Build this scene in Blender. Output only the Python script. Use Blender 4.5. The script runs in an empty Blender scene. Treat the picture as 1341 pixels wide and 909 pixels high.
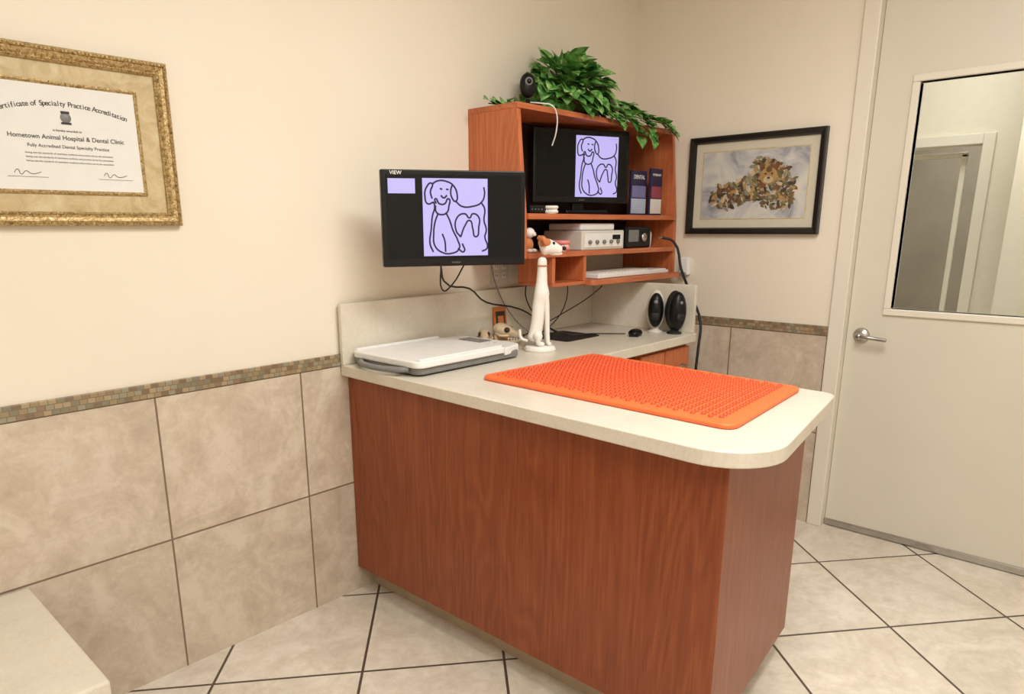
import bpy, bmesh, math, random
import numpy as np
from mathutils import Vector, Matrix, Euler
random.seed(7)
rad=math.radians
S=bpy.context.scene
S.view_settings.view_transform='Standard'
# ---------------------------------------------------------------- helpers
def link(o,parent=None):
    S.collection.objects.link(o)
    if parent is not None: o.parent=parent
    return o
def empty(name,loc=(0,0,0),rot=(0,0,0),parent=None):
    e=bpy.data.objects.new(name,None); e.location=loc; e.rotation_euler=rot; e.empty_display_size=.05
    return link(e,parent)
def mesh_obj(name,verts,faces,mat,parent=None,smooth=False):
    m=bpy.data.meshes.new(name); m.from_pydata([tuple(v) for v in verts],[],faces); m.update()
    bm=bmesh.new(); bm.from_mesh(m); bmesh.ops.recalc_face_normals(bm,faces=bm.faces); bm.to_mesh(m); bm.free()
    if smooth:
        for p in m.polygons: p.use_smooth=True
    o=bpy.data.objects.new(name,m); m.materials.append(mat)
    return link(o,parent)
def bev(o,w,seg=2):
    b=o.modifiers.new('bevel','BEVEL'); b.width=w; b.segments=seg; b.limit_method='ANGLE'; b.angle_limit=rad(35)
    return o
def box(name,x0,x1,y0,y1,z0,z1,mat,parent=None,b=0,seg=2):
    x0,x1=sorted((x0,x1));y0,y1=sorted((y0,y1));z0,z1=sorted((z0,z1))
    v=[(x,y,z) for x in (x0,x1) for y in (y0,y1) for z in (z0,z1)]
    f=[(0,1,3,2),(4,6,7,5),(0,4,5,1),(2,3,7,6),(0,2,6,4),(1,5,7,3)]
    o=mesh_obj(name,v,f,mat,parent)
    if b: bev(o,b,seg)
    return o
def boxes(name,lst,mat,parent=None,b=0):
    V=[];Fs=[]
    for (x0,x1,y0,y1,z0,z1) in lst:
        n=len(V)
        V+=[(x,y,z) for x in sorted((x0,x1)) for y in sorted((y0,y1)) for z in sorted((z0,z1))]
        Fs+=[tuple(n+i for i in q) for q in [(0,1,3,2),(4,6,7,5),(0,4,5,1),(2,3,7,6),(0,2,6,4),(1,5,7,3)]]
    o=mesh_obj(name,V,Fs,mat,parent)
    if b: bev(o,b)
    return o
def prism(name,pts,z0,z1,mat,parent=None,b=0,seg=3):
    n=len(pts)
    v=[(x,y,z0) for x,y in pts]+[(x,y,z1) for x,y in pts]
    f=[tuple(range(n-1,-1,-1)),tuple(range(n,2*n))]+[(i,(i+1)%n,n+(i+1)%n,n+i) for i in range(n)]
    o=mesh_obj(name,v,f,mat,parent)
    if b: bev(o,b,seg)
    return o
def round_poly(pts,rs,n=8):
    out=[]
    N=len(pts)
    for i in range(N):
        p=Vector(pts[i]);r=rs[i]
        if r<=0: out.append(tuple(p));continue
        a=(Vector(pts[i-1])-p).normalized();b=(Vector(pts[(i+1)%N])-p).normalized()
        ang=a.angle(b);d=r/math.tan(ang/2)
        c=p+(a+b).normalized()*(r/math.sin(ang/2))
        s=p+a*d-c;e=p+b*d-c
        a0=math.atan2(s.y,s.x);a1=math.atan2(e.y,e.x)
        while a1-a0>math.pi:a1-=2*math.pi
        while a1-a0<-math.pi:a1+=2*math.pi
        for k in range(n+1):
            t=a0+(a1-a0)*k/n
            out.append((c.x+r*math.cos(t),c.y+r*math.sin(t)))
    return out
def lathe(name,prof,mat,parent=None,loc=(0,0,0),rot=(0,0,0),seg=32,sc=(1,1,1)):
    V=[];Fs=[]
    for r,z in prof:
        for k in range(seg):
            a=2*math.pi*k/seg; V.append((r*math.cos(a),r*math.sin(a),z))
    for i in range(len(prof)-1):
        for k in range(seg):
            Fs.append((i*seg+k,i*seg+(k+1)%seg,(i+1)*seg+(k+1)%seg,(i+1)*seg+k))
    Fs.append(tuple(range(seg-1,-1,-1)));Fs.append(tuple((len(prof)-1)*seg+k for k in range(seg)))
    o=mesh_obj(name,V,Fs,mat,parent,True); o.location=loc;o.rotation_euler=rot;o.scale=sc
    bev(o,.0008,1)
    return o
def ball(name,loc,sc,mat,parent=None,rot=(0,0,0),u=20,v=12):
    bm=bmesh.new(); bmesh.ops.create_uvsphere(bm,u_segments=u,v_segments=v,radius=1)
    m=bpy.data.meshes.new(name); bm.to_mesh(m); bm.free()
    for p in m.polygons:p.use_smooth=True
    m.materials.append(mat)
    o=bpy.data.objects.new(name,m); o.location=loc; o.scale=sc; o.rotation_euler=rot
    return link(o,parent)
def tube(name,pts,r,mat,parent=None,cyc=False,smooth=True,res=4):
    c=bpy.data.curves.new(name,'CURVE'); c.dimensions='3D'; c.bevel_depth=r; c.bevel_resolution=3; c.resolution_u=res; c.use_fill_caps=True
    strokes=pts if isinstance(pts[0][0],(tuple,list,Vector)) else [pts]
    for st in strokes:
        if smooth:
            s=c.splines.new('BEZIER'); s.bezier_points.add(len(st)-1)
            for b,p in zip(s.bezier_points,st): b.co=p; b.handle_left_type=b.handle_right_type='AUTO'
        else:
            s=c.splines.new('POLY'); s.points.add(len(st)-1)
            for b,p in zip(s.points,st): b.co=(*p,1)
        s.use_cyclic_u=cyc
    c.materials.append(mat)
    return link(bpy.data.objects.new(name,c),parent)
def skin(name,nodes,edges,mat,parent=None,sub=2):
    m=bpy.data.meshes.new(name); m.from_pydata([n[:3] for n in nodes],edges,[]); m.update()
    o=bpy.data.objects.new(name,m); link(o,parent)
    md=o.modifiers.new('skin','SKIN'); md.use_smooth_shade=True
    if not len(m.skin_vertices):
        bpy.context.view_layer.objects.active=o
        with bpy.context.temp_override(object=o,active_object=o): bpy.ops.mesh.customdata_skin_add()
    sv=m.skin_vertices[0].data
    for i,n in enumerate(nodes):
        r=n[3]; sv[i].radius=(r,r) if not isinstance(r,tuple) else r
        sv[i].use_root=(i==0)
    s=o.modifiers.new('sub','SUBSURF'); s.levels=sub; s.render_levels=sub
    m.materials.append(mat)
    return o
def text(name,body,size,loc,rot,mat,parent=None,bold=0,align='CENTER'):
    c=bpy.data.curves.new(name,'FONT'); c.body=body; c.size=size; c.align_x=align; c.align_y='CENTER'; c.offset=bold; c.extrude=.0003
    c.materials.append(mat)
    o=bpy.data.objects.new(name,c); o.location=loc; o.rotation_euler=rot
    return link(o,parent)
def frame(name,w,h,prof,mat,parent=None):
    V=[];Fs=[]
    for ins,z in prof:
        x=w/2-ins;y=h/2-ins
        V+=[(-x,-y,z),(x,-y,z),(x,y,z),(-x,y,z)]
    n=len(prof)
    for i in range(n-1):
        for k in range(4):
            Fs.append((i*4+k,i*4+(k+1)%4,(i+1)*4+(k+1)%4,(i+1)*4+k))
    return mesh_obj(name,V,Fs,mat,parent)
# ---------------------------------------------------------------- materials
class NT:
    def __init__(s,name):
        s.m=bpy.data.materials.new(name); s.m.use_nodes=True; s.t=s.m.node_tree; s.b=s.t.nodes['Principled BSDF']
    def n(s,typ,**k):
        x=s.t.nodes.new(typ)
        for a,b in k.items(): setattr(x,a,b)
        return x
    def l(s,a,b): s.t.links.new(a,b)
    def coord(s):
        g=s.n('ShaderNodeNewGeometry'); return g.outputs['Position']
    def obj(s):
        return s.n('ShaderNodeTexCoord').outputs['Object']
    def math(s,op,a,b=None,c=None):
        x=s.n('ShaderNodeMath',operation=op)
        for i,v in enumerate((a,b,c)):
            if v is None: continue
            if isinstance(v,(int,float)): x.inputs[i].default_value=v
            else: s.l(v,x.inputs[i])
        return x.outputs[0]
    def dot(s,v,vec):
        x=s.n('ShaderNodeVectorMath',operation='DOT_PRODUCT'); s.l(v,x.inputs[0]); x.inputs[1].default_value=vec; return x.outputs['Value']
    def scale(s,v,vec):
        x=s.n('ShaderNodeVectorMath',operation='MULTIPLY'); s.l(v,x.inputs[0]); x.inputs[1].default_value=vec; return x.outputs[0]
    def noise(s,v,sc,det=4,dist=0,rough=.55):
        x=s.n('ShaderNodeTexNoise'); s.l(v,x.inputs['Vector']); x.inputs['Scale'].default_value=sc; x.inputs['Detail'].default_value=det
        x.inputs['Distortion'].default_value=dist; x.inputs['Roughness'].default_value=rough; return x.outputs['Fac']
    def ramp(s,f,stops,interp='LINEAR'):
        x=s.n('ShaderNodeValToRGB'); x.color_ramp.interpolation=interp
        e=x.color_ramp.elements
        while len(e)<len(stops): e.new(.5)
        for i,(p,c) in enumerate(stops): e[i].position=p; e[i].color=(*c,1)
        s.l(f,x.inputs[0]); return x.outputs[0]
    def mix(s,f,a,b,blend='MIX'):
        x=s.n('ShaderNodeMix',data_type='RGBA',blend_type=blend)
        if isinstance(f,(int,float)): x.inputs[0].default_value=f
        else: s.l(f,x.inputs[0])
        for i,v in ((6,a),(7,b)):
            if isinstance(v,tuple): x.inputs[i].default_value=(*v,1)
            else: s.l(v,x.inputs[i])
        return x.outputs[2]
    def line(s,c,off,pitch,w):
        a=s.math('SUBTRACT',c,off); a=s.math('DIVIDE',a,pitch); a=s.math('ADD',a,.5); a=s.math('FRACT',a)
        a=s.math('SUBTRACT',a,.5); a=s.math('ABSOLUTE',a); a=s.math('MULTIPLY',a,pitch)
        return s.math('LESS_THAN',a,w/2)
    def bump(s,h,st,dist=.002):
        x=s.n('ShaderNodeBump'); x.inputs['Strength'].default_value=st; x.inputs['Distance'].default_value=dist
        s.l(h,x.inputs['Height']); s.l(x.outputs[0],s.b.inputs['Normal'])
    def out(s,col,rough=.5,metal=0,spec=.5):
        if isinstance(col,tuple): s.b.inputs['Base Color'].default_value=(*col,1)
        else: s.l(col,s.b.inputs['Base Color'])
        s.b.inputs['Roughness'].default_value=rough; s.b.inputs['Metallic'].default_value=metal
        s.b.inputs['Specular IOR Level'].default_value=spec
        return s.m
def lin(r,g,b):
    f=lambda c:((c/255+.055)/1.055)**2.4 if c>10 else c/255/12.92
    return (f(r),f(g),f(b))
def plain(name,c,rough=.5,metal=0,var=.08,sc=20,spec=.5):
    t=NT(name); v=t.obj(); f=t.noise(v,sc)
    a=tuple(x*(1-var) for x in c); b=tuple(min(1,x*(1+var)) for x in c)
    return t.out(t.ramp(f,[(.3,a),(.7,b)]),rough,metal,spec)
def wood(name,dark,midc,light,axis='z',sc=1.0,rough=.35):
    t=NT(name); v=t.coord()
    k={'z':(1,1,.16),'x':(.16,1,1),'y':(1,.16,1)}[axis]
    k2={'z':(1,1,.03),'x':(.03,1,1),'y':(1,.03,1)}[axis]
    v2=t.scale(v,k); v3=t.scale(v,k2)
    n1=t.noise(v2,4.5*sc,2,.5); n2=t.noise(v3,90*sc,4,.2,.7); n3=t.noise(v3,330*sc,2)
    rings=t.math('FRACT',t.math('MULTIPLY',n1,14.0))
    rings=t.math('ABSOLUTE',t.math('SUBTRACT',rings,.5))
    f=t.math('ADD',t.math('MULTIPLY',rings,.30),t.math('MULTIPLY',n2,.66))
    f=t.math('ADD',f,t.math('MULTIPLY',n3,.32))
    col=t.ramp(f,[(.32,dark),(.56,midc),(.8,light)])
    return t.out(col,rough,0,.4)
M={}
t=NT('cream_paint'); v=t.coord(); f=t.noise(v,1.2,2); h=t.noise(v,140,3)
M['wall']=t.out(t.ramp(f,[(.3,lin(230,220,202)),(.7,lin(235,226,209))]),.6,0,.3); t.bump(h,.15,.002)
def tilemat(name,fam,gc,c1,c2,c3,gw=.006,rough=.4):
    t=NT(name); v=t.coord()
    g=None; cell=[]
    for vec,off,pitch in fam:
        d=t.dot(v,vec); l=t.line(d,off,pitch,gw); g=l if g is None else t.math('MAXIMUM',g,l)
        cell.append(t.math('FLOOR',t.math('DIVIDE',t.math('SUBTRACT',d,off),pitch)))
    cx=t.n('ShaderNodeCombineXYZ'); t.l(cell[0],cx.inputs[0]); t.l(cell[1],cx.inputs[1])
    wn=t.n('ShaderNodeTexWhiteNoise'); t.l(cx.outputs[0],wn.inputs[0])
    add=t.n('ShaderNodeVectorMath',operation='ADD'); t.l(v,add.inputs[0])
    t.l(t.scale(wn.outputs['Color'],(7,7,7)),add.inputs[1])
    n=t.noise(add.outputs[0],4.5,6,1.2,.66)
    n2=t.noise(add.outputs[0],30,5,.6,.66)
    f=t.math('ADD',t.math('MULTIPLY',n,.65),t.math('MULTIPLY',n2,.35))
    col=t.ramp(f,[(.38,c1),(.5,c2),(.6,c3)])
    br=t.math('ADD',t.math('MULTIPLY',wn.outputs['Value'],.08),.95)
    mul=t.n('ShaderNodeVectorMath',operation='SCALE'); t.l(col,mul.inputs[0]); t.l(br,mul.inputs['Scale'])
    col=t.mix(g,mul.outputs[0],gc)
    m=t.out(col,rough,0,.4)
    t.bump(t.math('SUBTRACT',t.math('MULTIPLY',n2,.15),g),.5,.002)
    return m
TC=(lin(186,169,149),lin(201,185,165),lin(213,199,180))
M['tileL']=tilemat('wall_tile_stone',[((1,0,0),-2.5817,.5),((0,0,1),.4523,.4617)],lin(124,108,88),*TC)
M['tileB']=tilemat('wall_tile_stone_back',[((0,1,0),-.625,.457),((0,0,1),.4523,.4617)],lin(124,108,88),*TC)
FC=(lin(204,193,175),lin(217,207,190),lin(228,220,205))
M['floor']=tilemat('floor_tile',[((.63,.776,0),-1.748,.505),((.72,-.69,0),-.808,.465)],lin(84,71,60),*FC,gw=.009,rough=.28)
def mosaic(name,vec):
    t=NT(name); v=t.coord(); ps=.0152
    dz=t.dot(v,(0,0,1)); row=t.math('FLOOR',t.math('DIVIDE',t.math('SUBTRACT',dz,.914),ps))
    dx=t.dot(v,vec); dx=t.math('ADD',dx,t.math('MULTIPLY',row,.0137))
    px=.021
    cx=t.n('ShaderNodeCombineXYZ'); t.l(t.math('FLOOR',t.math('DIVIDE',dx,px)),cx.inputs[0]); t.l(row,cx.inputs[1])
    wn=t.n('ShaderNodeTexWhiteNoise'); t.l(cx.outputs[0],wn.inputs[0])
    col=t.ramp(wn.outputs['Value'],[(0,lin(124,104,80)),(.18,lin(152,132,100)),(.36,lin(130,123,101)),(.55,lin(166,146,114)),(.72,lin(140,116,93)),(.86,lin(148,142,120))],'CONSTANT')
    g=t.math('MAXIMUM',t.line(dz,.914,ps,.0022),t.line(dx,0,px,.0022))
    return t.out(t.mix(g,col,lin(120,106,86)),.3)
M['mosL']=mosaic('mosaic_left',(1,0,0)); M['mosB']=mosaic('mosaic_back',(0,1,0))
M['ceil']=plain('ceiling_white',lin(225,220,211),.8,0,.02)
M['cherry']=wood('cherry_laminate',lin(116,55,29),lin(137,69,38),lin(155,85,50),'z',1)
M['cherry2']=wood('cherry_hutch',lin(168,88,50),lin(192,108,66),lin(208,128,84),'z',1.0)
M['cherryx']=wood('cherry_shelf',lin(160,84,48),lin(188,106,66),lin(206,126,84),'x',1.0)
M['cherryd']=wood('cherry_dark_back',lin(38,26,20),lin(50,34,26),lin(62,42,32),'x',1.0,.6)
M['kick']=plain('dark_kick',lin(60,42,30),.7)
M['kicktile']=plain('toe_kick_tile',lin(176,158,134),.5)
t=NT('counter_laminate'); v=t.coord(); n=t.noise(v,110,5,.4,.7); n2=t.noise(v,10,3)
f=t.math('ADD',t.math('MULTIPLY',n,.6),t.math('MULTIPLY',n2,.4))
M['counter']=t.out(t.ramp(f,[(.35,lin(206,198,181)),(.65,lin(221,213,197))]),.32)
M['white']=plain('white_plastic',lin(232,231,228),.35,0,.03)
M['offwhite']=plain('offwhite_plastic',lin(212,207,196),.4,0,.04)
M['grey']=plain('grey_plastic',lin(120,119,117),.4)
M['black']=plain('black_plastic',lin(14,14,16),.35,0,.05,20,.3)
M['screen']=plain('screen_black',lin(10,11,14),.2,0,.02,20,.25)
M['rubber']=plain('black_rubber',lin(22,20,20),.6)
M['steel']=plain('brushed_steel',lin(190,188,184),.28,1)
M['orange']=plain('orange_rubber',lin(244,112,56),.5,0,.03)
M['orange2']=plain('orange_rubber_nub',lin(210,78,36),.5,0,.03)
M['door']=plain('door_paint',lin(214,207,191),.4,0,.02,3)
M['trim']=plain('trim_paint',lin(225,218,202),.4,0,.02,3)
M['bone']=plain('bone',lin(206,186,154),.5,0,.2,60)
M['cast']=plain('plaster_white',lin(236,232,224),.45,0,.03)
M['tan']=plain('dog_tan',lin(192,118,68),.55,0,.1,50)
M['pink']=plain('gum_pink',lin(220,134,130),.4)
M['ink']=plain('ink',lin(56,50,46),.7)
M['ink2']=plain('line_art_ink',lin(24,20,50),.6)
M['paper']=plain('paper',lin(226,224,219),.7,0,.02)
M['red']=plain('cover_red',lin(150,70,90),.4)
M['navy']=plain('cover_navy',lin(40,38,70),.4)
M['violet']=plain('cover_violet',lin(120,120,170),.4)
M['blue']=plain('cover_lightblue',lin(180,194,218),.4)
M['amber']=plain('amber_card',lin(190,112,58),.5)
def emis(name,c,st):
    t=NT(name); n=t.noise(t.obj(),3)
    t.b.inputs['Emission Strength'].default_value=st
    col=t.ramp(n,[(.3,tuple(x*.96 for x in c)),(.7,c)])
    t.l(col,t.b.inputs['Emission Color']); t.out(tuple(x*.25 for x in c),.3,0,.2); return t.m
M['lav']=emis('screen_lavender',lin(194,186,248),.85)
t=NT('gold_frame'); v=t.coord(); n=t.noise(v,150,3,1)
M['gold']=t.out(t.ramp(n,[(.3,lin(110,88,50)),(.5,lin(176,148,98)),(.7,lin(214,192,144))]),.38,.5); t.bump(n,.6,.003)
t=NT('gold_matboard'); v=t.coord(); n=t.noise(v,16,6,1.2,.65)
M['matg']=t.out(t.ramp(n,[(.3,lin(174,154,110)),(.5,lin(196,176,134)),(.7,lin(210,196,158))]),.5)
M['blackframe']=plain('black_wood_frame',lin(20,16,15),.35)
M['matc']=plain('cream_mat',lin(206,199,179),.7,0,.02)
t=NT('pothos_leaf'); n=t.noise(t.coord(),34,4,.6)
M['leaf']=t.out(t.ramp(n,[(.32,lin(56,104,48)),(.46,lin(84,144,66)),(.58,lin(124,176,92)),(.68,lin(200,212,150))]),.4)
M['stem']=plain('stem',lin(90,110,60),.6)
M['terra']=plain('basket',lin(96,70,46),.8)
t=NT('clear_glass'); M['glass']=t.out((.9,.93,.92),.02)
t.b.inputs['Transmission Weight'].default_value=1; t.b.inputs['IOR'].default_value=1.03
# ---------------------------------------------------------------- room shell
H=2.75
XW=-5.0; YS=-4.2
box('floor',XW-.1,.13,YS-.1,.12,-.08,0,M['floor'])
box('ceiling',XW-.1,.13,YS-.1,.12,H,H+.1,M['ceil'])
box('wall_left',XW-.1,.12,0,.12,0,H,M['wall'])
DY0,DY1,DZ=-1.147,-2.07,2.50
boxes('wall_back',[(0,.12,DY0+.0,-.0,0,H),(0,.12,DY1,YS,0,H),(0,.12,DY0,DY1,DZ,H)],M['wall'])
box('wall_front',XW-.1,XW,YS,0,0,H,M['wall'])
box('wall_right',XW-.1,.12,YS-.1,YS,0,H,M['wall'])
box('trim_1',XW,-0.008,-.008,0,0,.914,M['tileL'])
box('trim_2',-.008,0,-1.085,-.0,0,.914,M['tileB'])
box('trim_3',XW,-.010,-.012,0,.914,.957,M['mosL'],b=.002)
box('trim_4',-.012,0,-1.085,-.0,.914,.957,M['mosB'],b=.002)
boxes('trim_5',[(-.02,.06,-1.085,-1.15,0,DZ+.06),(-.02,.06,DY1,DY1-.065,0,DZ+.06),(-.02,.06,-1.15,DY1,DZ,DZ+.06)],M['trim'],b=.004)
d=empty('door_1')
WY0,WY1,WZ0,WZ1=-1.315,-1.93,1.05,1.96
xa,xb=.034,.076
a0,a1=-1.152,DY1+.004
boxes('slab',[(xa,xb,a0,a1,.03,WZ0),(xa,xb,a0,a1,WZ1,DZ-.004),(xa,xb,a0,WY0,WZ0,WZ1),(xa,xb,WY1,a1,WZ0,WZ1)],M['door'],d)
g=.028
boxes('glazing_frame',[(xa-.012,xb+.012,WY0+g,WY1-g,WZ0-g,WZ0),(xa-.012,xb+.012,WY0+g,WY1-g,WZ1,WZ1+g),(xa-.012,xb+.012,WY0+g,WY0,WZ0,WZ1),(xa-.012,xb+.012,WY1,WY1-g,WZ0,WZ1)],M['trim'],d,b=.004)
box('glass',.052,.058,WY0,WY1,WZ0,WZ1,M['glass'],d)
box('sweep',xa-.012,xb,a0,a1,.004,.034,M['steel'],d,b=.003)
lathe('rosette',[(.034,0),(.034,.006),(.028,.012),(.014,.014),(.013,.045)],M['steel'],d,(xa,-1.213,.925),(0,rad(-90),0))
tube('lever',[(xa-.045,-1.213,.925),(xa-.055,-1.235,.925),(xa-.052,-1.28,.921),(xa-.05,-1.325,.918)],.0085,M['steel'],d)
ball('lever_hub',(xa-.045,-1.213,.925),(.014,.015,.015),M['steel'],d)
M['hall']=plain('hall_paint',lin(228,220,202),.6,0,.02)
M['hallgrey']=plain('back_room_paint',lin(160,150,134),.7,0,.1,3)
boxes('wall_corridor',[(1.8,1.9,.6,-.85,0,H),(1.8,1.9,-1.27,-4,0,H),(1.8,1.9,-.85,-1.27,1.86,H)],M['hall'])
box('wall_corridor_end',.12,1.9,.6,.7,0,H,M['hall'])
box('wall_corridor_side',1.45,1.8,-1.48,-4,0,H,M['hall'])
boxes('trim_6',[(1.77,1.8,-.80,-.86,0,1.92),(1.77,1.8,-1.26,-1.32,0,1.92),(1.77,1.8,-.86,-1.26,1.86,1.92)],M['trim'],b=.004)
boxes('trim_7',[(1.9,1.93,-1.14,-1.17,0,1.82),(1.9,1.93,-.6,-1.17,1.80,1.83)],M['trim'],b=.004)
box('floor_corridor',.13,4,-4,.7,-.08,0,M['floor'])
box('ceiling_corridor',.13,4,-4,.7,H,H+.1,M['ceil'])
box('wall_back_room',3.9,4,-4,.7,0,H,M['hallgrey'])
# ---------------------------------------------------------------- counter & cabinets
ZC=.918
XE=-.34
cab=empty('exam_counter')
P=[(-1.915,-.012),(-1.97,-1.61),(-1.20,-1.50),(-1.15,-.61),(XE,-.61),(XE,-.012)]
prism('countertop',round_poly(P,[0,.15,.05,.02,0,0],10),ZC-.04,ZC,M['counter'],cab,b=.004)
box('trim_8',-1.915,XE,-.03,-.012,ZC,1.14,M['counter'],None,b=.003)
box('trim_9',XE-.02,XE,-.60,-.03,ZC,1.14,M['counter'],None,b=.003)
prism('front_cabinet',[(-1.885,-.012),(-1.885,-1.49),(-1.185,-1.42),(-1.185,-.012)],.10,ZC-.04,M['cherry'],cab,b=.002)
box('toe_kick',-1.81,-1.25,-1.35,-.012,0,.10,M['kicktile'],cab)
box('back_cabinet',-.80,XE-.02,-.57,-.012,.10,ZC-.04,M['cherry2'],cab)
box('back_kick',-.79,XE-.03,-.50,-.012,0,.10,M['kick'],cab)
for i,(z0,z1) in enumerate([(.70,.86),(.50,.69),(.12,.49)]):
    box('drawer_left_%d'%i,-.79,-.59,-.59,-.57,z0,z1,M['cherry2'],cab,b=.003)
    box('drawer_right_%d'%i,-.58,XE-.025,-.59,-.57,z0,z1,M['cherry2'],cab,b=.003)
    for xc in (-.69,-.475):
        tube('pull_%d'%i,[(xc-.045,-.59,(z0+z1)/2),(xc-.04,-.615,(z0+z1)/2),(xc+.04,-.615,(z0+z1)/2),(xc+.045,-.59,(z0+z1)/2)],.005,M['steel'],cab,smooth=False)
# ---------------------------------------------------------------- bench
be=empty('waiting_bench')
box('seat_slab',-4.3,-2.98,-.62,-.014,.41,.45,M['counter'],be,b=.006)
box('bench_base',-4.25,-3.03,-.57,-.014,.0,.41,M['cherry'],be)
# ---------------------------------------------------------------- orange mat
mt=empty('exam_mat')
MP=[(-1.76,-.57),(-1.79,-1.45),(-1.235,-1.41),(-1.165,-.60)]
prism('mat_slab',round_poly(MP,[.035]*4,6),ZC+.0005,ZC+.014,M['orange'],mt,b=.005,seg=3)
V=[];Fs=[]
inn=[(-1.725,-.605),(-1.75,-1.405),(-1.27,-1.372),(-1.205,-.632)]
NU,NVv=21,32
for i in range(NU):
    for j in range(NVv):
        u=(i+(.5 if j%2 else 0)+.25)/NU; w=(j+.5)/NVv
        p=(Vector(inn[0])*(1-u)+Vector(inn[3])*u)*(1-w)+(Vector(inn[1])*(1-u)+Vector(inn[2])*u)*w
        n=len(V)
        for rr_,zz in ((.0074,.0135),(.0064,.0185),(.0035,.021)):
            for k in range(8):
                a=k*math.pi/4; V.append((p.x+rr_*math.cos(a),p.y+rr_*math.sin(a),ZC+zz))
        for L in range(2):
            for k in range(8):
                Fs.append((n+L*8+k,n+L*8+(k+1)%8,n+(L+1)*8+(k+1)%8,n+(L+1)*8+k))
        Fs.append(tuple(n+16+k for k in range(8)))
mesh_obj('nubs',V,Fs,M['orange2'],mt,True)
# ---------------------------------------------------------------- line art
ART=[
 [(14,28),(6,30),(3,22),(5,11),(12,6),(10,16),(12,24)],
 [(12,7),(20,3),(32,4),(39,8),(44,18),(42,27),(38,24),(36,14),(38,8)],
 [(14,28),(15,34),(12,44),(10,60),(8,78),(12,88)],
 [(42,27),(50,33),(64,33),(76,28),(80,18),(79,10)],
 [(76,29),(80,36),(79,50),(82,62),(80,70),(83,84),(76,88)],
 [(48,70),(42,62),(44,46),(54,42),(60,47),(64,42),(72,46),(72,58),(68,70),(64,60),(60,50),(54,56),(48,70)],
 [(17,30),(16,24),(21,30),(28,30),(33,24),(33,34),(31,40),(24,43),(17,40),(16,32)],
 [(19,42),(15,52),(13,66),(14,80),(22,88),(36,90),(46,84),(44,74),(38,62),(34,50),(30,42)],
 [(28,88),(27,74),(24,66)],[(22,12),(25,13)],[(30,13),(33,13)],[(23,20),(27,23),(31,20)],
 [(44,84),(52,88),(50,78)]]
def lineart(parent,cx,cy,w,h,z):
    box('picture_panel',cx-w/2,cx+w/2,cy-h/2,cy+h/2,z-.0005,z+.0008,M['lav'],parent)
    st=[[(cx-w/2+x/84*w,cy+h/2-y/93*h,z+.001) for x,y in s] for s in ART]
    tube('line_drawing',st,w*.0125,M['ink2'],parent,res=5)
def monitor(name,loc,rz,w,h,art,arm=True):
    e=empty(name,loc,(rad(90),0,rz))
    box('bezel',-w/2,w/2,-h/2,h/2,-.03,0,M['black'],e,b=.004)
    box('screen_panel',-w/2+.016,w/2-.016,-h/2+.028,h/2-.016,-.002,.0012,M['screen'],e)
    box('rear_housing',-w*.32,w*.32,-h*.35,h*.35,-.055,-.028,M['black'],e,b=.01)
    lineart(e,*art,.0016)
    text('badge','monitor',.010,(0,-h/2+.013,.001),(0,0,0),M['grey'],e)
    return e
e=monitor('wall_monitor',(-1.63,-.335,1.432),rad(-30),.51,.32,(-.0,.004,.23,.258))
box('icon_window',-.232,-.14,.083,.131,.0012,.002,M['lav'],e)
text('corner_logo','VIEW',.017,(-.225,.149,.0012),(0,0,0),M['white'],e,.0002,'LEFT')
box('vesa_plate',-.05,.05,-.05,.05,-.07,-.053,M['black'],e,b=.003)
a=empty('monitor_arm')
box('wall_plate',-1.50,-1.40,-.02,-.001,1.36,1.50,M['black'],a,b=.003)
tube('arm',[(-1.45,-.02,1.432),(-1.43,-.14,1.432),(-1.60,-.275,1.432)],.016,M['black'],a,smooth=False)
# ---------------------------------------------------------------- hutch
hx0,hx1,hy,hz=-1.225,-.02,-.26,1.865
z1,z2,z3=1.455,1.302,1.172
hf=-.30
h=empty('desk_hutch')
ht=hz-.022
mesh_obj('side_left',[(x,y,z) for x in (hx0,hx0+.022) for y,z in ((-.001,z2-.0215),(hf,z2-.0215),(hf+.005,z1),(hy,ht),(-.001,ht))],[(0,1,2,3,4),(5,6,7,8,9),(0,1,6,5),(1,2,7,6),(2,3,8,7),(3,4,9,8),(4,0,5,9)],M['cherry2'],h)
mesh_obj('side_right',[(x,y,z) for x in (hx1-.022,hx1) for y,z in ((-.001,z3-.01),(hf,z3-.01),(hf+.005,z1),(hy,ht),(-.001,ht))],[(0,1,2,3,4),(5,6,7,8,9),(0,1,6,5),(1,2,7,6),(2,3,8,7),(3,4,9,8),(4,0,5,9)],M['cherry2'],h)
box('top_board',hx0-.001,hx1+.001,hy-.005,-.001,ht,hz,M['cherryx'],h,b=.002)
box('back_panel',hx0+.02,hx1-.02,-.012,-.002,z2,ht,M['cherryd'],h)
box('shelf_upper',hx0+.022,hx1-.022,hf-.006,-.012,z1-.022,z1,M['cherryx'],h,b=.002)
box('shelf_middle',hx0+.022,hx1-.022,hf-.008,-.012,z2-.022,z2,M['cherryx'],h,b=.002)
box('cubby_left',-1.04,-1.02,hf,-.11,z3,z2-.022,M['cherry2'],h,b=.002)
box('cubby_base',-1.04,-.80,hf,-.11,z3-.015,z3,M['cherryx'],h,b=.002)
box('cubby_divider',-.82,-.80,hf,-.012,z3,z2-.022,M['cherry2'],h,b=.002)
box('cubby_back',-1.02,-.82,-.13,-.11,z3,z2-.022,M['cherry2'],h)
prism('pull_shelf',round_poly([(-.80,-.02),(-.80,-.34),(-.042,-.37),(-.042,-.02)],[0,.02,.06,0],6),z3-.020,z3+.004,M['cherryx'],h,b=.002)
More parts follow.
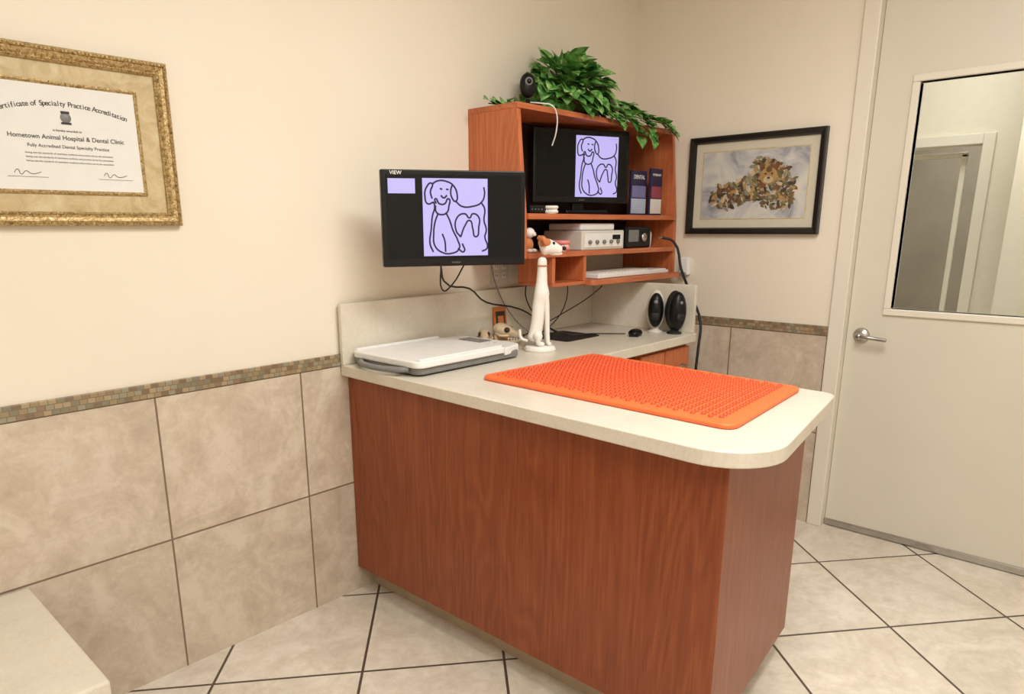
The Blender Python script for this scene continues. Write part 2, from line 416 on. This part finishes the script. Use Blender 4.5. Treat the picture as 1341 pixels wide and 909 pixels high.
# items in hutch
e=monitor('hutch_monitor',(-.675,-.175,1.665),rad(-22),.50,.315,(.075,.0,.225,.262))
box('stand_neck',-.03,.03,-.19,-.10,-.05,-.03,M['black'],e,b=.004)
box('stand_base',-.11,.11,-.206,-.19,-.12,.05,M['black'],e,b=.006)
bk=empty('magazine_stack')
for i,(x0,x1,zz,m,yy) in enumerate([(-.33,-.19,.21,M['navy'],-.215),(-.185,-.075,.225,M['navy'],-.235)]):
    box('magazine_%d'%i,x0,x1,yy,yy+.012,z1,z1+zz,m,bk,b=.001)
    text('cover_title_%d'%i,('DENTAL','VETERINARY')[i],(.026,.014)[i],((x0+x1)/2,yy-.0015,z1+zz-.03),(rad(90),0,0),M['white'],bk,.0004)
    box('cover_photo_%d'%i,x0+.008,x1-.008,yy-.0015,yy+.0005,z1+.085,z1+.14,(M['violet'],M['red'])[i],bk)
    box('cover_strip_%d'%i,x0+.004,x1-.004,yy-.0015,yy+.0005,z1+.01,z1+.08,(M['blue'],M['paper'])[i],bk)
def jawmodel(name,loc,rz,gum,s=1):
    e=empty(name,loc,(0,0,rz)); e.scale=(s,s,s)
    for zz,sg in ((.010,1),(.034,-1)):
        pts=[(-.026,-.02,zz),(-.024,.01,zz),(-.012,.028,zz),(0,.033,zz),(.012,.028,zz),(.024,.01,zz),(.026,-.02,zz)]
        tube('gum_%d'%(sg+1),pts,.0095,gum,e)
        for k in range(13):
            a=math.pi*k/12; x=.026*math.cos(a);y=-.015+.047*math.sin(a)
            ball('tooth',(x,y,zz+sg*.009),(.0042,.0042,.0065),M['cast'],e,u=8,v=6)
    lathe('base',[(.034,-.001),(.034,.004),(.03,.006)],M['offwhite'],e,(0,0,0),seg=20)
jawmodel('dental_model',(-1.0,-.255,z1+.001),rad(200),M['cast'],.75)
jawmodel('dental_model.001',(-.93,-.255,z2+.001),rad(190),M['pink'],1.05)
rt=empty('network_router')
box('router_body',-1.14,-1.04,-.26,-.16,z1,z1+.035,M['black'],rt,b=.008)
for k in range(4): box('led_%d'%k,-1.13+k*.02,-1.124+k*.02,-.2615,-.259,z1+.015,z1+.02,M['grey'],rt)
dv=empty('ultrasonic_scaler')
box('scaler_body',-.83,-.50,-.295,-.08,z2,z2+.085,M['offwhite'],dv,b=.006)
box('scaler_top_unit',-.82,-.56,-.28,-.10,z2+.086,z2+.115,M['white'],dv,b=.006)
box('scaler_panel',-.81,-.52,-.298,-.294,z2+.012,z2+.072,M['white'],dv,b=.001)
for i in range(5): lathe('knob_%d'%i,[(.009,0),(.009,.008),(.006,.012)],M['grey'],dv,(-.78+i*.055,-.298,z2+.035),(rad(90),0,0),16)
box('scaler_display',-.60,-.54,-.301,-.297,z2+.045,z2+.065,M['screen'],dv)
r=empty('bench_radio')
box('radio_body',-.47,-.25,-.29,-.12,z2,z2+.10,M['black'],r,b=.01)
box('radio_panel',-.455,-.37,-.295,-.289,z2+.03,z2+.085,M['grey'],r,b=.002)
lathe('radio_dial',[(.022,0),(.022,.006),(.014,.012)],M['steel'],r,(-.32,-.29,z2+.05),(rad(90),0,0))
sm=empty('supply_jar')
lathe('jar',[(.032,0),(.034,.03),(.034,.07),(.026,.08),(.024,.09)],M['cast'],sm,(-.16,-.2,z2))
kb=empty('computer_keyboard')
box('keyboard_body',-.74,-.30,-.325,-.18,z3+.005,z3+.026,M['white'],kb,b=.004)
boxes('keys',[(-.73+i*.0285,-.73+i*.0285+.024,-.315+j*.026,-.315+j*.026+.021,z3+.025,z3+.032) for i in range(15) for j in range(5)],M['offwhite'],kb,b=.001)
pp=empty('paper_pile')
boxes('sheets',[(-.29,-.10,-.31,-.06,z3+.005,z3+.018),(-.28,-.11,-.30,-.07,z3+.018,z3+.024)],M['paper'],pp)
# ---------------------------------------------------------------- dog figurine (stands clear in front of the hutch)
dg=empty('jack_russell_figurine',(-1.195,-.365,ZC),(0,0,rad(-42)))
lathe('base',[(.062,0),(.064,.006),(.060,.018),(.050,.022)],M['cast'],dg,(0,0,0),sc=(1,.85,1))
B=[(-.012,0,.10,.028),(-.008,0,.17,.029),(.0,0,.235,.027),(.004,0,.29,.023),(.004,0,.335,.020),(.004,0,.375,.022),
   (-.022,0,.062,.032),(-.03,0,.035,.028),
   (.018,.016,.22,.014),(.024,.017,.14,.0105),(.026,.017,.07,.0095),(.028,.017,.03,.010),(.044,.017,.027,.010),
   (.018,-.016,.22,.014),(.024,-.017,.14,.0105),(.026,-.017,.07,.0095),(.028,-.017,.03,.010),(.044,-.017,.027,.010)]
E=[(0,1),(1,2),(2,3),(3,4),(4,5),(0,6),(6,7),(2,8),(8,9),(9,10),(10,11),(11,12),(2,13),(13,14),(14,15),(15,16),(16,17)]
skin('body',B,E,M['cast'],dg)
hd=empty('head_group',(.004,0,.405),(0,0,0),dg); hd.scale=(1.28,1.28,1.28)
o_=.405
for sg in (1,-1):
    skin('haunch_%d'%(sg+1),[(-.03,sg*.022,.075,.024),(-.005,sg*.034,.062,.020),(-.018,sg*.036,.035,.012),(.012,sg*.036,.028,.011)],[(0,1),(1,2),(2,3)],M['cast'],dg)
    skin('ear_%d'%(sg+1),[(-.010,sg*.020,.436-o_,.010),(-.002,sg*.031,.435-o_,.009),(.006,sg*.034,.412-o_,.007)],[(0,1),(1,2)],M['tan'],hd)
    ball('eye_%d'%(sg+1),(.032,sg*.0165,.419-o_),(.0045,.004,.005),M['black'],hd)
    ball('face_patch_%d'%(sg+1),(.006,sg*.0165,.420-o_),(.018,.011,.015),M['tan'],hd)
skin('head',[(-.010,0,.403-o_,.028),(.012,0,.412-o_,.029),(.034,0,.405-o_,.021),(.052,0,.399-o_,.015),(.062,0,.398-o_,.012)],[(0,1),(1,2),(2,3),(3,4)],M['cast'],hd)
ball('nose',(.067,0,.403-o_),(.007,.008,.006),M['black'],hd)
ball('jaw',(.042,0,.388-o_),(.021,.010,.006),M['cast'],hd)
tube('mouth_line',[(.064,.007,.394-o_),(.050,.014,.392-o_),(.036,.019,.394-o_)],.0011,M['black'],hd)
lathe('collar',[(.0215,0),(.023,.002),(.0215,.005)],M['tan'],dg,(.004,0,.335))
tube('tail',[(-.05,0,.04),(-.075,.01,.05),(-.082,.015,.085)],.006,M['cast'],dg)
tg=empty('plush_puppy',(-1.15,-.25,z2),(0,0,rad(-80)))
ball('body',(0,0,.032),(.030,.026,.032),M['tan'],tg)
ball('head',(.012,0,.078),(.024,.022,.021),M['cast'],tg)
ball('muzzle',(.034,0,.073),(.012,.010,.009),M['cast'],tg); ball('nose',(.046,0,.076),(.004,.004,.003),M['black'],tg)
for sg in (1,-1):
    ball('ear',(.004,sg*.022,.08),(.009,.005,.018),M['tan'],tg); ball('paw',(.026,sg*.016,.008),(.014,.009,.008),M['cast'],tg)
# ---------------------------------------------------------------- skulls
def skull(name,loc,rz,s):
    e=empty(name,loc,(0,0,rz)); e.scale=(s,s,s)
    skin('cranium',[(-.035,0,.045,.018),(-.008,0,.052,.030),(.022,0,.046,.024),(.05,0,.036,.015),(.075,0,.032,.010)],[(0,1),(1,2),(2,3),(3,4)],M['bone'],e)
    for sg in (1,-1):
        ball('eye_socket',(.026,sg*.0175,.052),(.011,.008,.010),M['kick'],e)
        tube('zygomatic_arch',[(-.012,sg*.026,.038),(.008,sg*.036,.034),(.034,sg*.024,.034)],.0042,M['bone'],e)
        tube('mandible',[(-.016,sg*.024,.034),(-.010,sg*.023,.014),(.02,sg*.016,.009),(.07,sg*.005,.014)],.0062,M['bone'],e)
        for k in range(5): ball('tooth',(.03+k*.010,sg*(.013-k*.0015),.020),(.0024,.0022,.005),M['cast'],e,u=8,v=6)
        ball('canine',(.074,sg*.006,.021),(.003,.003,.009),M['cast'],e,u=8,v=6)
    ball('nasal_opening',(.083,0,.034),(.004,.006,.005),M['kick'],e)
skull('cat_skull',(-1.255,-.11,ZC),rad(225),1.0)
skull('dog_skull',(-1.165,-.13,ZC),rad(-70),1.2)
cd=empty('framed_card',(-1.085,-.055,ZC),(rad(-8),0,rad(-8)))
box('card_frame',-.036,.036,-.006,.006,0,.145,M['amber'],cd,b=.002)
box('card_print',-.026,.026,-.0075,-.0055,.045,.125,M['kick'],cd)
box('card_band',-.016,.016,-.0085,-.007,.065,.105,M['amber'],cd)
# ---------------------------------------------------------------- pet scale
sc=empty('pet_scale',(-.02,.01,0))
X0,X1,Y0,Y1=-1.87,-1.34,-.425,-.05
prism('scale_base',round_poly([(X0+.01,Y1),(X0+.01,Y0+.01),(X1,Y0+.01),(X1,Y1)],[.03]*4,5),ZC+.006,ZC+.032,M['grey'],sc,b=.006)
prism('platform',round_poly([(X0,Y1),(X0,Y0),(X1-.10,Y0),(X1-.10,Y1)],[.035,.035,.01,.01],6),ZC+.030,ZC+.054,M['white'],sc,b=.006,seg=3)
boxes('platform_lips',[(X0+.015,X1-.11,Y0+.008,Y0+.026,ZC+.052,ZC+.061),(X0+.015,X1-.11,Y1-.026,Y1-.008,ZC+.052,ZC+.061)],M['white'],sc,b=.004)
prism('display_head',round_poly([(X1-.098,Y1-.0),(X1-.098,Y0),(X1+.02,Y0+.03),(X1+.02,Y1-.03)],[.005,.005,.035,.035],6),ZC+.02,ZC+.050,M['white'],sc,b=.006)
box('lcd',X1-.075,X1-.01,-.27,-.15,ZC+.049,ZC+.0525,M['grey'],sc,b=.001)
for i in range(3): lathe('button_%d'%i,[(.008,0),(.008,.003)],M['offwhite'],sc,(X1-.045,-.30-.025*i,ZC+.050),seg=16)
tube('carry_handle',[(X0+.01,Y0+.06,ZC+.022),(X0-.02,Y0+.09,ZC+.022),(X0-.02,Y1-.09,ZC+.022),(X0+.01,Y1-.06,ZC+.022)],.010,M['grey'],sc)
for i,(x,y) in enumerate([(X0+.05,Y0+.05),(X0+.05,Y1-.05),(X1-.04,Y0+.05),(X1-.04,Y1-.05)]): lathe('foot_%d'%i,[(.014,0),(.014,.008)],M['rubber'],sc,(x,y,ZC),seg=16)
# ---------------------------------------------------------------- speakers
def speaker(name,loc,rz,gs,shell):
    e=empty(name,loc,(0,rad(0),rz))
    ball('shell',(0,.016,.106),(.043,.045,.092),shell,e,u=32,v=20)
    ball('grille',(0,-.012,.106),(.036*gs,.034,.080*gs),M['black'],e,u=32,v=20)
    ball('woofer_ring',(0,-.038,.082),(.022,.010,.022),M['rubber'],e)
    ball('tweeter',(0,-.036,.145),(.011,.008,.011),M['grey'],e)
    lathe('foot',[(.034,0),(.034,.006),(.018,.014),(.016,.03)],shell,e,(0,.01,0))
speaker('desk_speaker',(-.445,-.45,ZC),rad(-62),1.0,M['offwhite'])
speaker('desk_speaker.001',(-.425,-.545,ZC),rad(-30),1.1,M['rubber'])
ms=empty('computer_mouse',(-.60,-.44,ZC),(0,0,rad(20)))
ball('mouse_body',(0,0,.014),(.052,.031,.019),M['black'],ms); ball('wheel',(.022,0,.029),(.008,.003,.005),M['grey'],ms)
box('mouse_sole',-.04,.04,-.022,.022,0,.006,M['black'],ms,b=.004)
mp=empty('mouse_pad'); prism('pad',round_poly([(-.95,-.10),(-.95,-.32),(-.70,-.32),(-.70,-.10)],[.02]*4),ZC,ZC+.004,M['rubber'],mp,b=.001)
# ---------------------------------------------------------------- cables
cb=empty('cable_bundle')
tube('monitor_cord',[(-1.70,-.33,1.275),(-1.66,-.30,1.22),(-1.45,-.22,1.175),(-1.25,-.12,1.10),(-1.0,-.08,1.05),(-.85,-.06,.99),(-.78,-.12,ZC+.006)],.0035,M['rubber'],cb)
tube('loop_cord',[(-1.69,-.32,1.28),(-1.66,-.29,1.19),(-1.58,-.26,1.20),(-1.55,-.30,1.28)],.0028,M['rubber'],cb)
tube('power_cord',[(-.9,-.04,1.17),(-.92,-.06,1.08),(-.86,-.12,.97),(-.80,-.2,ZC+.007),(-.72,-.28,ZC+.008),(-.62,-.40,ZC+.008)],.0028,M['rubber'],cb)
tube('usb_cord',[(-.6,-.05,1.17),(-.62,-.06,1.06),(-.78,-.10,.96),(-1.0,-.15,ZC+.005)],.0025,M['rubber'],cb)
tube('speaker_cord',[(-.2,-.05,1.17),(-.45,-.10,1.08),(-.75,-.10,.99),(-.95,-.07,ZC+.005)],.0025,M['rubber'],cb)
tube('grey_cord',[(-1.12,-.02,1.27),(-1.10,-.04,1.15),(-1.0,-.06,1.0),(-.92,-.10,ZC+.004)],.0025,M['grey'],cb)
st=empty('stethoscope')
tube('tubing',[(-.22,-.33,1.35),(-.19,-.38,1.33),(-.19,-.43,1.20),(-.28,-.54,1.08),(-.36,-.635,.97),(-.385,-.645,.86),(-.39,-.64,.72)],.0065,M['rubber'],st)
tube('binaural',[(-.25,-.33,1.345),(-.22,-.335,1.35),(-.20,-.345,1.34)],.003,M['steel'],st)
lathe('chest_piece',[(.018,0),(.021,.005),(.012,.012)],M['steel'],st,(-.39,-.625,.70),(rad(90),0,0))
def outlet(name,x,z):
    e=empty(name)
    box('plate',x-.057,x+.057,-.006,-.0005,z-.058,z+.058,M['offwhite'],e,b=.002)
    for dx in (-.026,.026):
        for dz in (-.02,.02):
            box('socket',x+dx-.014,x+dx+.014,-.009,-.005,z+dz-.014,z+dz+.014,M['white'],e,b=.002)
            boxes('slots',[(x+dx-.007,x+dx-.004,-.0095,-.0088,z+dz-.004,z+dz+.006),(x+dx+.004,x+dx+.007,-.0095,-.0088,z+dz-.004,z+dz+.006)],M['kick'],e)
outlet('wall_outlet',-1.04,1.215)
dp=empty('wall_dispenser')
box('dispenser_body',-.035,-.001,-.385,-.335,1.16,1.25,M['white'],dp,b=.008)
box('dispenser_nozzle',-.05,-.03,-.375,-.345,1.155,1.175,M['grey'],dp,b=.003)
# ---------------------------------------------------------------- pothos
def leaf_mesh(V,Fs,p,dirv,up,s):
    dirv=dirv.normalized(); side=dirv.cross(up)
    if side.length<1e-3: side=dirv.cross(Vector((1,0,0)))
    side.normalize(); nrm=side.cross(dirv).normalized()
    prof=[(0,0),(.04,.26),(.14,.44),(.30,.52),(.48,.48),(.66,.36),(.82,.2),(.94,.08),(1.03,0)]
    n=len(V)
    for i,(l,w) in enumerate(prof):
        droop=-.28*l*l
        for sgn in (-1,0,1):
            q=p+dirv*(l*s)+side*(sgn*w*s)+nrm*((droop+ (abs(sgn)*w*.25))*s)
            if q.y>hy-.010 and q.z<hz+.004: q.z=hz+.004
            q.y=min(q.y,-.012); q.x=min(q.x,-.014)
            V.append(q)
    for i in range(len(prof)-1):
        for k in range(2):
            a_=n+i*3+k; Fs.append((a_,a_+1,a_+4,a_+3))
pl=empty('potted_pothos')
pc=Vector((-.755,-.15,hz))
lathe('pot',[(.06,0),(.075,.03),(.08,.08),(.082,.09),(.076,.09),(.072,.075)],M['terra'],pl,pc)
V=[];Fs=[];stems=[]
for i in range(360):
    th=random.uniform(0,2*math.pi); ph=math.acos(random.uniform(-.55,1))
    dv_=Vector((math.sin(ph)*math.cos(th),math.sin(ph)*math.sin(th),math.cos(ph)))
    q=random.uniform(.6,1)
    p=pc+Vector((dv_.x*.23*q,dv_.y*.13*q,.095+dv_.z*.145*q))
    p.z=max(p.z,hz+.02)
    dd=(dv_+Vector((random.uniform(-.5,.5),random.uniform(-.7,0),random.uniform(-.8,.2)))).normalized()
    if p.y>-.10: p.y=-.10-random.random()*.03; dd.y=-abs(dd.y)
    leaf_mesh(V,Fs,p,dd,Vector((random.uniform(-.4,.4),random.uniform(-1.2,-.2),1)),random.uniform(.052,.08))
    if i%6==0: stems.append([tuple(pc+Vector((0,0,.08))),tuple(pc+Vector((dv_.x*.1,dv_.y*.06,.1+dv_.z*.07))),tuple(p)])
def vine(pts,nleaf,s0,s1):
    stems.append(pts)
    P_=[Vector(p) for p in pts]
    for i in range(nleaf):
        t_=(i+.5)/nleaf*(len(P_)-1); k=int(t_); p=P_[k].lerp(P_[k+1],t_-k)
        dr=(P_[k+1]-P_[k]).normalized()
        sd=(-1)**i
        dd=dr*.5+Vector((0,-.5,.1))+Vector((sd*.5,random.uniform(-.3,.1),random.uniform(-.5,.3)))
        leaf_mesh(V,Fs,p+Vector((0,-.004,.004)),dd,Vector((random.uniform(-.3,.3),-.7,1)),random.uniform(s0,s1))
vine([(-.80,-.2,hz+.08),(-.66,-.25,hz+.06),(-.55,-.275,hz+.02),(-.45,-.285,hz-.01),(-.40,-.29,hz-.07)],26,.05,.07)
vine([(-.72,-.2,hz+.08),(-.55,-.23,hz+.05),(-.38,-.25,hz+.03),(-.24,-.27,hz+.02),(-.15,-.28,hz+.01),(-.11,-.29,hz-.03)],34,.05,.066)
vine([(-.55,-.24,hz+.07),(-.42,-.24,hz+.06),(-.30,-.25,hz+.03)],24,.045,.065)
vine([(-.35,-.26,hz+.02),(-.30,-.285,hz-.01),(-.28,-.29,hz-.07)],10,.045,.06)
vine([(-.62,-.25,hz+.03),(-.58,-.28,hz+.0),(-.56,-.29,hz-.03)],8,.04,.06)
vine([(-.98,-.12,hz+.05),(-1.08,-.12,hz+.025),(-1.16,-.11,hz+.015),(-1.22,-.11,hz+.01)],14,.04,.06)
mesh_obj('leaves',V,Fs,M['leaf'],pl,True)
tube('vines',stems,.0022,M['stem'],pl,res=3)
wc=empty('webcam',(-1.09,-.20,hz),(0,0,rad(-35)))
lathe('foot',[(.03,0),(.03,.004),(.012,.012),(.008,.03)],M['black'],wc,seg=24)
ball('head',(0,0,.08),(.033,.022,.047),M['black'],wc); ball('lens_ring',(0,-.018,.092),(.016,.008,.016),M['grey'],wc); ball('lens',(0,-.023,.092),(.010,.006,.010),M['screen'],wc)
tube('cord',[(0,.01,.02),(.06,-.02,.012),(.09,-.028,.006),(.115,-.015,-.02),(.12,.0,-.09),(.11,.02,-.14)],.0028,M['white'],wc)
# ---------------------------------------------------------------- diploma
DW,DH=.545,.438
dp=empty('framed_diploma',(-2.445-DW/2,-.002,1.6315),(rad(90),0,0))
frame('moulding',DW,DH,[(0,0),(0,.018),(.004,.024),(.010,.026),(.013,.021),(.022,.018),(.027,.014),(.031,.016),(.036,.012),(.036,.004)],M['gold'],dp)
V=[];Fs=[]
def beads(w,h,z,step,r):
    pts=[]
    nx=int(w/step);ny=int(h/step)
    for i in range(nx+1): pts+= [(-w/2+i*w/nx,-h/2),(-w/2+i*w/nx,h/2)]
    for i in range(1,ny): pts+= [(-w/2,-h/2+i*h/ny),(w/2,-h/2+i*h/ny)]
    for x,y in pts:
        n=len(V)
        V.extend([(x-r,y,z),(x,y-r,z),(x+r,y,z),(x,y+r,z),(x,y,z+r*.9)])
        Fs.extend([(n,n+1,n+4),(n+1,n+2,n+4),(n+2,n+3,n+4),(n+3,n,n+4)])
beads(DW-.015,DH-.015,.025,.0095,.0042); beads(DW-.062,DH-.062,.015,.008,.0028)
mesh_obj('beading',V,Fs,M['gold'],dp)
box('matboard',-DW/2+.034,DW/2-.034,-DH/2+.034,DH/2-.034,.003,.0065,M['matg'],dp)
PW,PH=.37,.275
frame('inner_fillet',PW,PH,[(0,.006),(0,.0105),(.004,.012),(.009,.0085),(.009,.006)],M['gold'],dp)
box('certificate',-PW/2+.007,PW/2-.007,-PH/2+.007,PH/2-.007,.0065,.008,M['paper'],dp)
txt='Certificate of Specialty Practice Accreditation'
R_=.52
w_=.31; n=len(txt)
for i,ch in enumerate(txt):
    if ch==' ': continue
    a_=((i+.5)/n-.5)*w_/R_
    text('heading_letter',ch,.0175,(R_*math.sin(a_),.085-R_*(1-math.cos(a_)),.0085),(0,0,-a_),M['ink'],dp,.0001)
lathe('crest',[(.013,0),(.013,.0006)],M['grey'],dp,(0,.052,.008),seg=24)
boxes('crest_detail',[(-.010,.010,.062,.068,.0085,.0092),(-.012,.012,.036,.041,.0085,.0092)],M['ink'],dp)
text('line_1','is hereby awarded to',.008,(0,.020,.0085),(0,0,0),M['ink'],dp)
text('line_2','Hometown Animal Hospital & Dental Clinic',.0155,(0,.002,.0085),(0,0,0),M['ink'],dp,.0001)
text('line_3','Fully Accredited Dental Specialty Practice',.0115,(0,-.020,.0085),(0,0,0),M['ink'],dp)
for k in range(3): text('line_%d'%(4+k),'having met the standards of veterinary medicine and practice set by the association',.0062,(0,-.038-k*.010,.0085),(0,0,0),M['grey'],dp)
for sx in (-.105,.105):
    tube('signature',[(sx-.03,-.088,.0088),(sx-.022,-.080,.0088),(sx-.015,-.092,.0088),(sx-.004,-.083,.0088),(sx+.008,-.090,.0088),(sx+.03,-.085,.0088)],.0006,M['ink'],dp)
    box('signature_rule',sx-.045,sx+.045,-.0975,-.0968,.0082,.0088,M['ink'],dp)
# ---------------------------------------------------------------- art print
t=NT('print_background'); v=t.obj()
n1=t.noise(v,7,5,1.0,.6)
M['print']=t.out(t.ramp(n1,[(.35,lin(140,140,150)),(.48,lin(184,184,184)),(.6,lin(204,202,194)),(.7,lin(214,208,192))]),.35)
ay=(-.352-.995)/2; aw=.643; ah=.4545
ar=empty('framed_print',(-.002,ay,(1.3645+1.819)/2),(rad(90),0,rad(-90)))
frame('frame_moulding',aw,ah,[(0,0),(0,.026),(.006,.03),(.024,.026),(.030,.012),(.030,.004)],M['blackframe'],ar)
box('mat_border',-aw/2+.028,aw/2-.028,-ah/2+.028,ah/2-.028,.003,.007,M['matc'],ar)
frame('mat_bevel',aw-.13,ah-.135,[(0,.0072),(.004,.0085),(.006,.0075)],M['matg'],ar)
box('artwork',-aw/2+.070,aw/2-.070,-ah/2+.072,ah/2-.072,.007,.008,M['print'],ar)
rs=random.Random(11)
pal=[('print_olive',(106,100,66)),('print_brown',(112,76,52)),('print_gold',(172,136,84)),('print_cream',(196,180,148)),('print_dark',(66,60,50)),('print_sage',(136,134,108))]
PM=[plain(n_,lin(*c_),.4,0,.2,60) for n_,c_ in pal]
bins=[([],[]) for _ in PM]
clusters=[(.07,.03,.085,.075,170),(-.115,-.05,.095,.06,120),(-.02,-.025,.10,.06,120),(.155,-.01,.05,.085,80),(.03,.095,.04,.035,26),(.12,-.08,.08,.035,50)]
zc=0
for cx,cy,rx,ry,num in clusters:
    for i in range(num):
        a_=rs.uniform(0,2*math.pi); q=math.sqrt(rs.random())
        x=cx+rx*q*math.cos(a_); y=cy+ry*q*math.sin(a_)
        th=rs.uniform(0,2*math.pi); L=rs.uniform(.020,.042); W=L*rs.uniform(.3,.5); zc+=1
        zz=.0082+zc*.000002
        VV,FF=bins[rs.choices(range(6),[3,3,2.5,1.2,2.6,2.5])[0]]
        n=len(VV)
        for l_,w_ in ((-.5,0),(-.2,-.5),(.15,-.45),(.5,0),(.15,.45),(-.2,.5)):
            px_=x+L*l_*math.cos(th)-W*w_*math.sin(th); py_=y+L*l_*math.sin(th)+W*w_*math.cos(th)
            px_=max(-.235,min(.235,px_)); py_=max(-.14,min(.14,py_))
            VV.append((px_,py_,zz))
        FF.append(tuple(range(n,n+6)))
for (n_,c_),m_,(VV,FF) in zip(pal,PM,bins): mesh_obj('petals_'+n_,VV,FF,m_,ar)
# small dog portrait worked into the foliage
def disc(name,cx,cy,rx,ry,z,mat,rot=0):
    V=[];n=20
    for k in range(n):
        a_=2*math.pi*k/n; x=rx*math.cos(a_);y=ry*math.sin(a_)
        V.append((cx+x*math.cos(rot)-y*math.sin(rot),cy+x*math.sin(rot)+y*math.cos(rot),z))
    mesh_obj(name,V,[tuple(range(n))],mat,ar)
disc('dog_face',.075,.035,.040,.038,.0098,PM[2]); disc('dog_ear_a',.043,.072,.012,.026,.0097,PM[1],.4); disc('dog_ear_b',.107,.072,.012,.026,.0097,PM[1],-.4)
disc('dog_muzzle',.075,.018,.022,.016,.0099,PM[3]); disc('dog_nose',.075,.026,.007,.005,.0100,PM[4])
disc('dog_eye_a',.060,.044,.005,.005,.0100,PM[4]); disc('dog_eye_b',.090,.044,.005,.005,.0100,PM[4]); disc('dog_brow',.075,.062,.014,.012,.0099,PM[1])
# ---------------------------------------------------------------- camera + lights
def R3(yaw,pitch,roll):
    cy,sy=math.cos(yaw),math.sin(yaw); cp,sp=math.cos(pitch),math.sin(pitch)
    f=np.array([cy*cp,sy*cp,-sp]); r=np.array([sy,-cy,0]); u=np.cross(r,f)
    cr,sr=math.cos(roll),math.sin(roll)
    return f, cr*r+sr*u, -sr*r+cr*u
fF,rR,uU=R3(.7577,.2474,-.0061)
cam=bpy.data.cameras.new('camera'); co=bpy.data.objects.new('camera',cam); S.collection.objects.link(co)
co.matrix_world=Matrix(((rR[0],uU[0],-fF[0],-3.388),(rR[1],uU[1],-fF[1],-2.1402),(rR[2],uU[2],-fF[2],1.4019),(0,0,0,1)))
cam.sensor_width=36; cam.lens=921.2/1341*36; cam.shift_x=(670.5-637.3)/1341; cam.shift_y=(530.7-454.5)/1341; cam.clip_start=.02
S.camera=co
def area(name,loc,sx,sy,e,c,rot=(0,0,0)):
    l=bpy.data.lights.new(name,'AREA'); l.shape='RECTANGLE'; l.size=sx; l.size_y=sy; l.energy=e; l.color=c
    o=bpy.data.objects.new(name,l); o.location=loc; o.rotation_euler=rot; S.collection.objects.link(o)
area('ceiling_light',(-1.9,-1.8,H-.03),1.2,.6,49,(1,.985,.95))
area('ceiling_light_2',(-3.5,-2.8,H-.03),1.2,1.2,50,(1,.99,.97))
area('corridor_light',(.9,-1.6,H-.03),.6,1.2,28,(1,.98,.94))
area('back_room_fill',(2.8,-1.2,H-.03),.6,.6,30,(1,.95,.88))  # unseen fill, added to lift the dark room behind the door glass
w=bpy.data.worlds.new('world'); S.world=w; w.use_nodes=True; w.node_tree.nodes['Background'].inputs[0].default_value=(.9,.85,.78,1); w.node_tree.nodes['Background'].inputs[1].default_value=.3
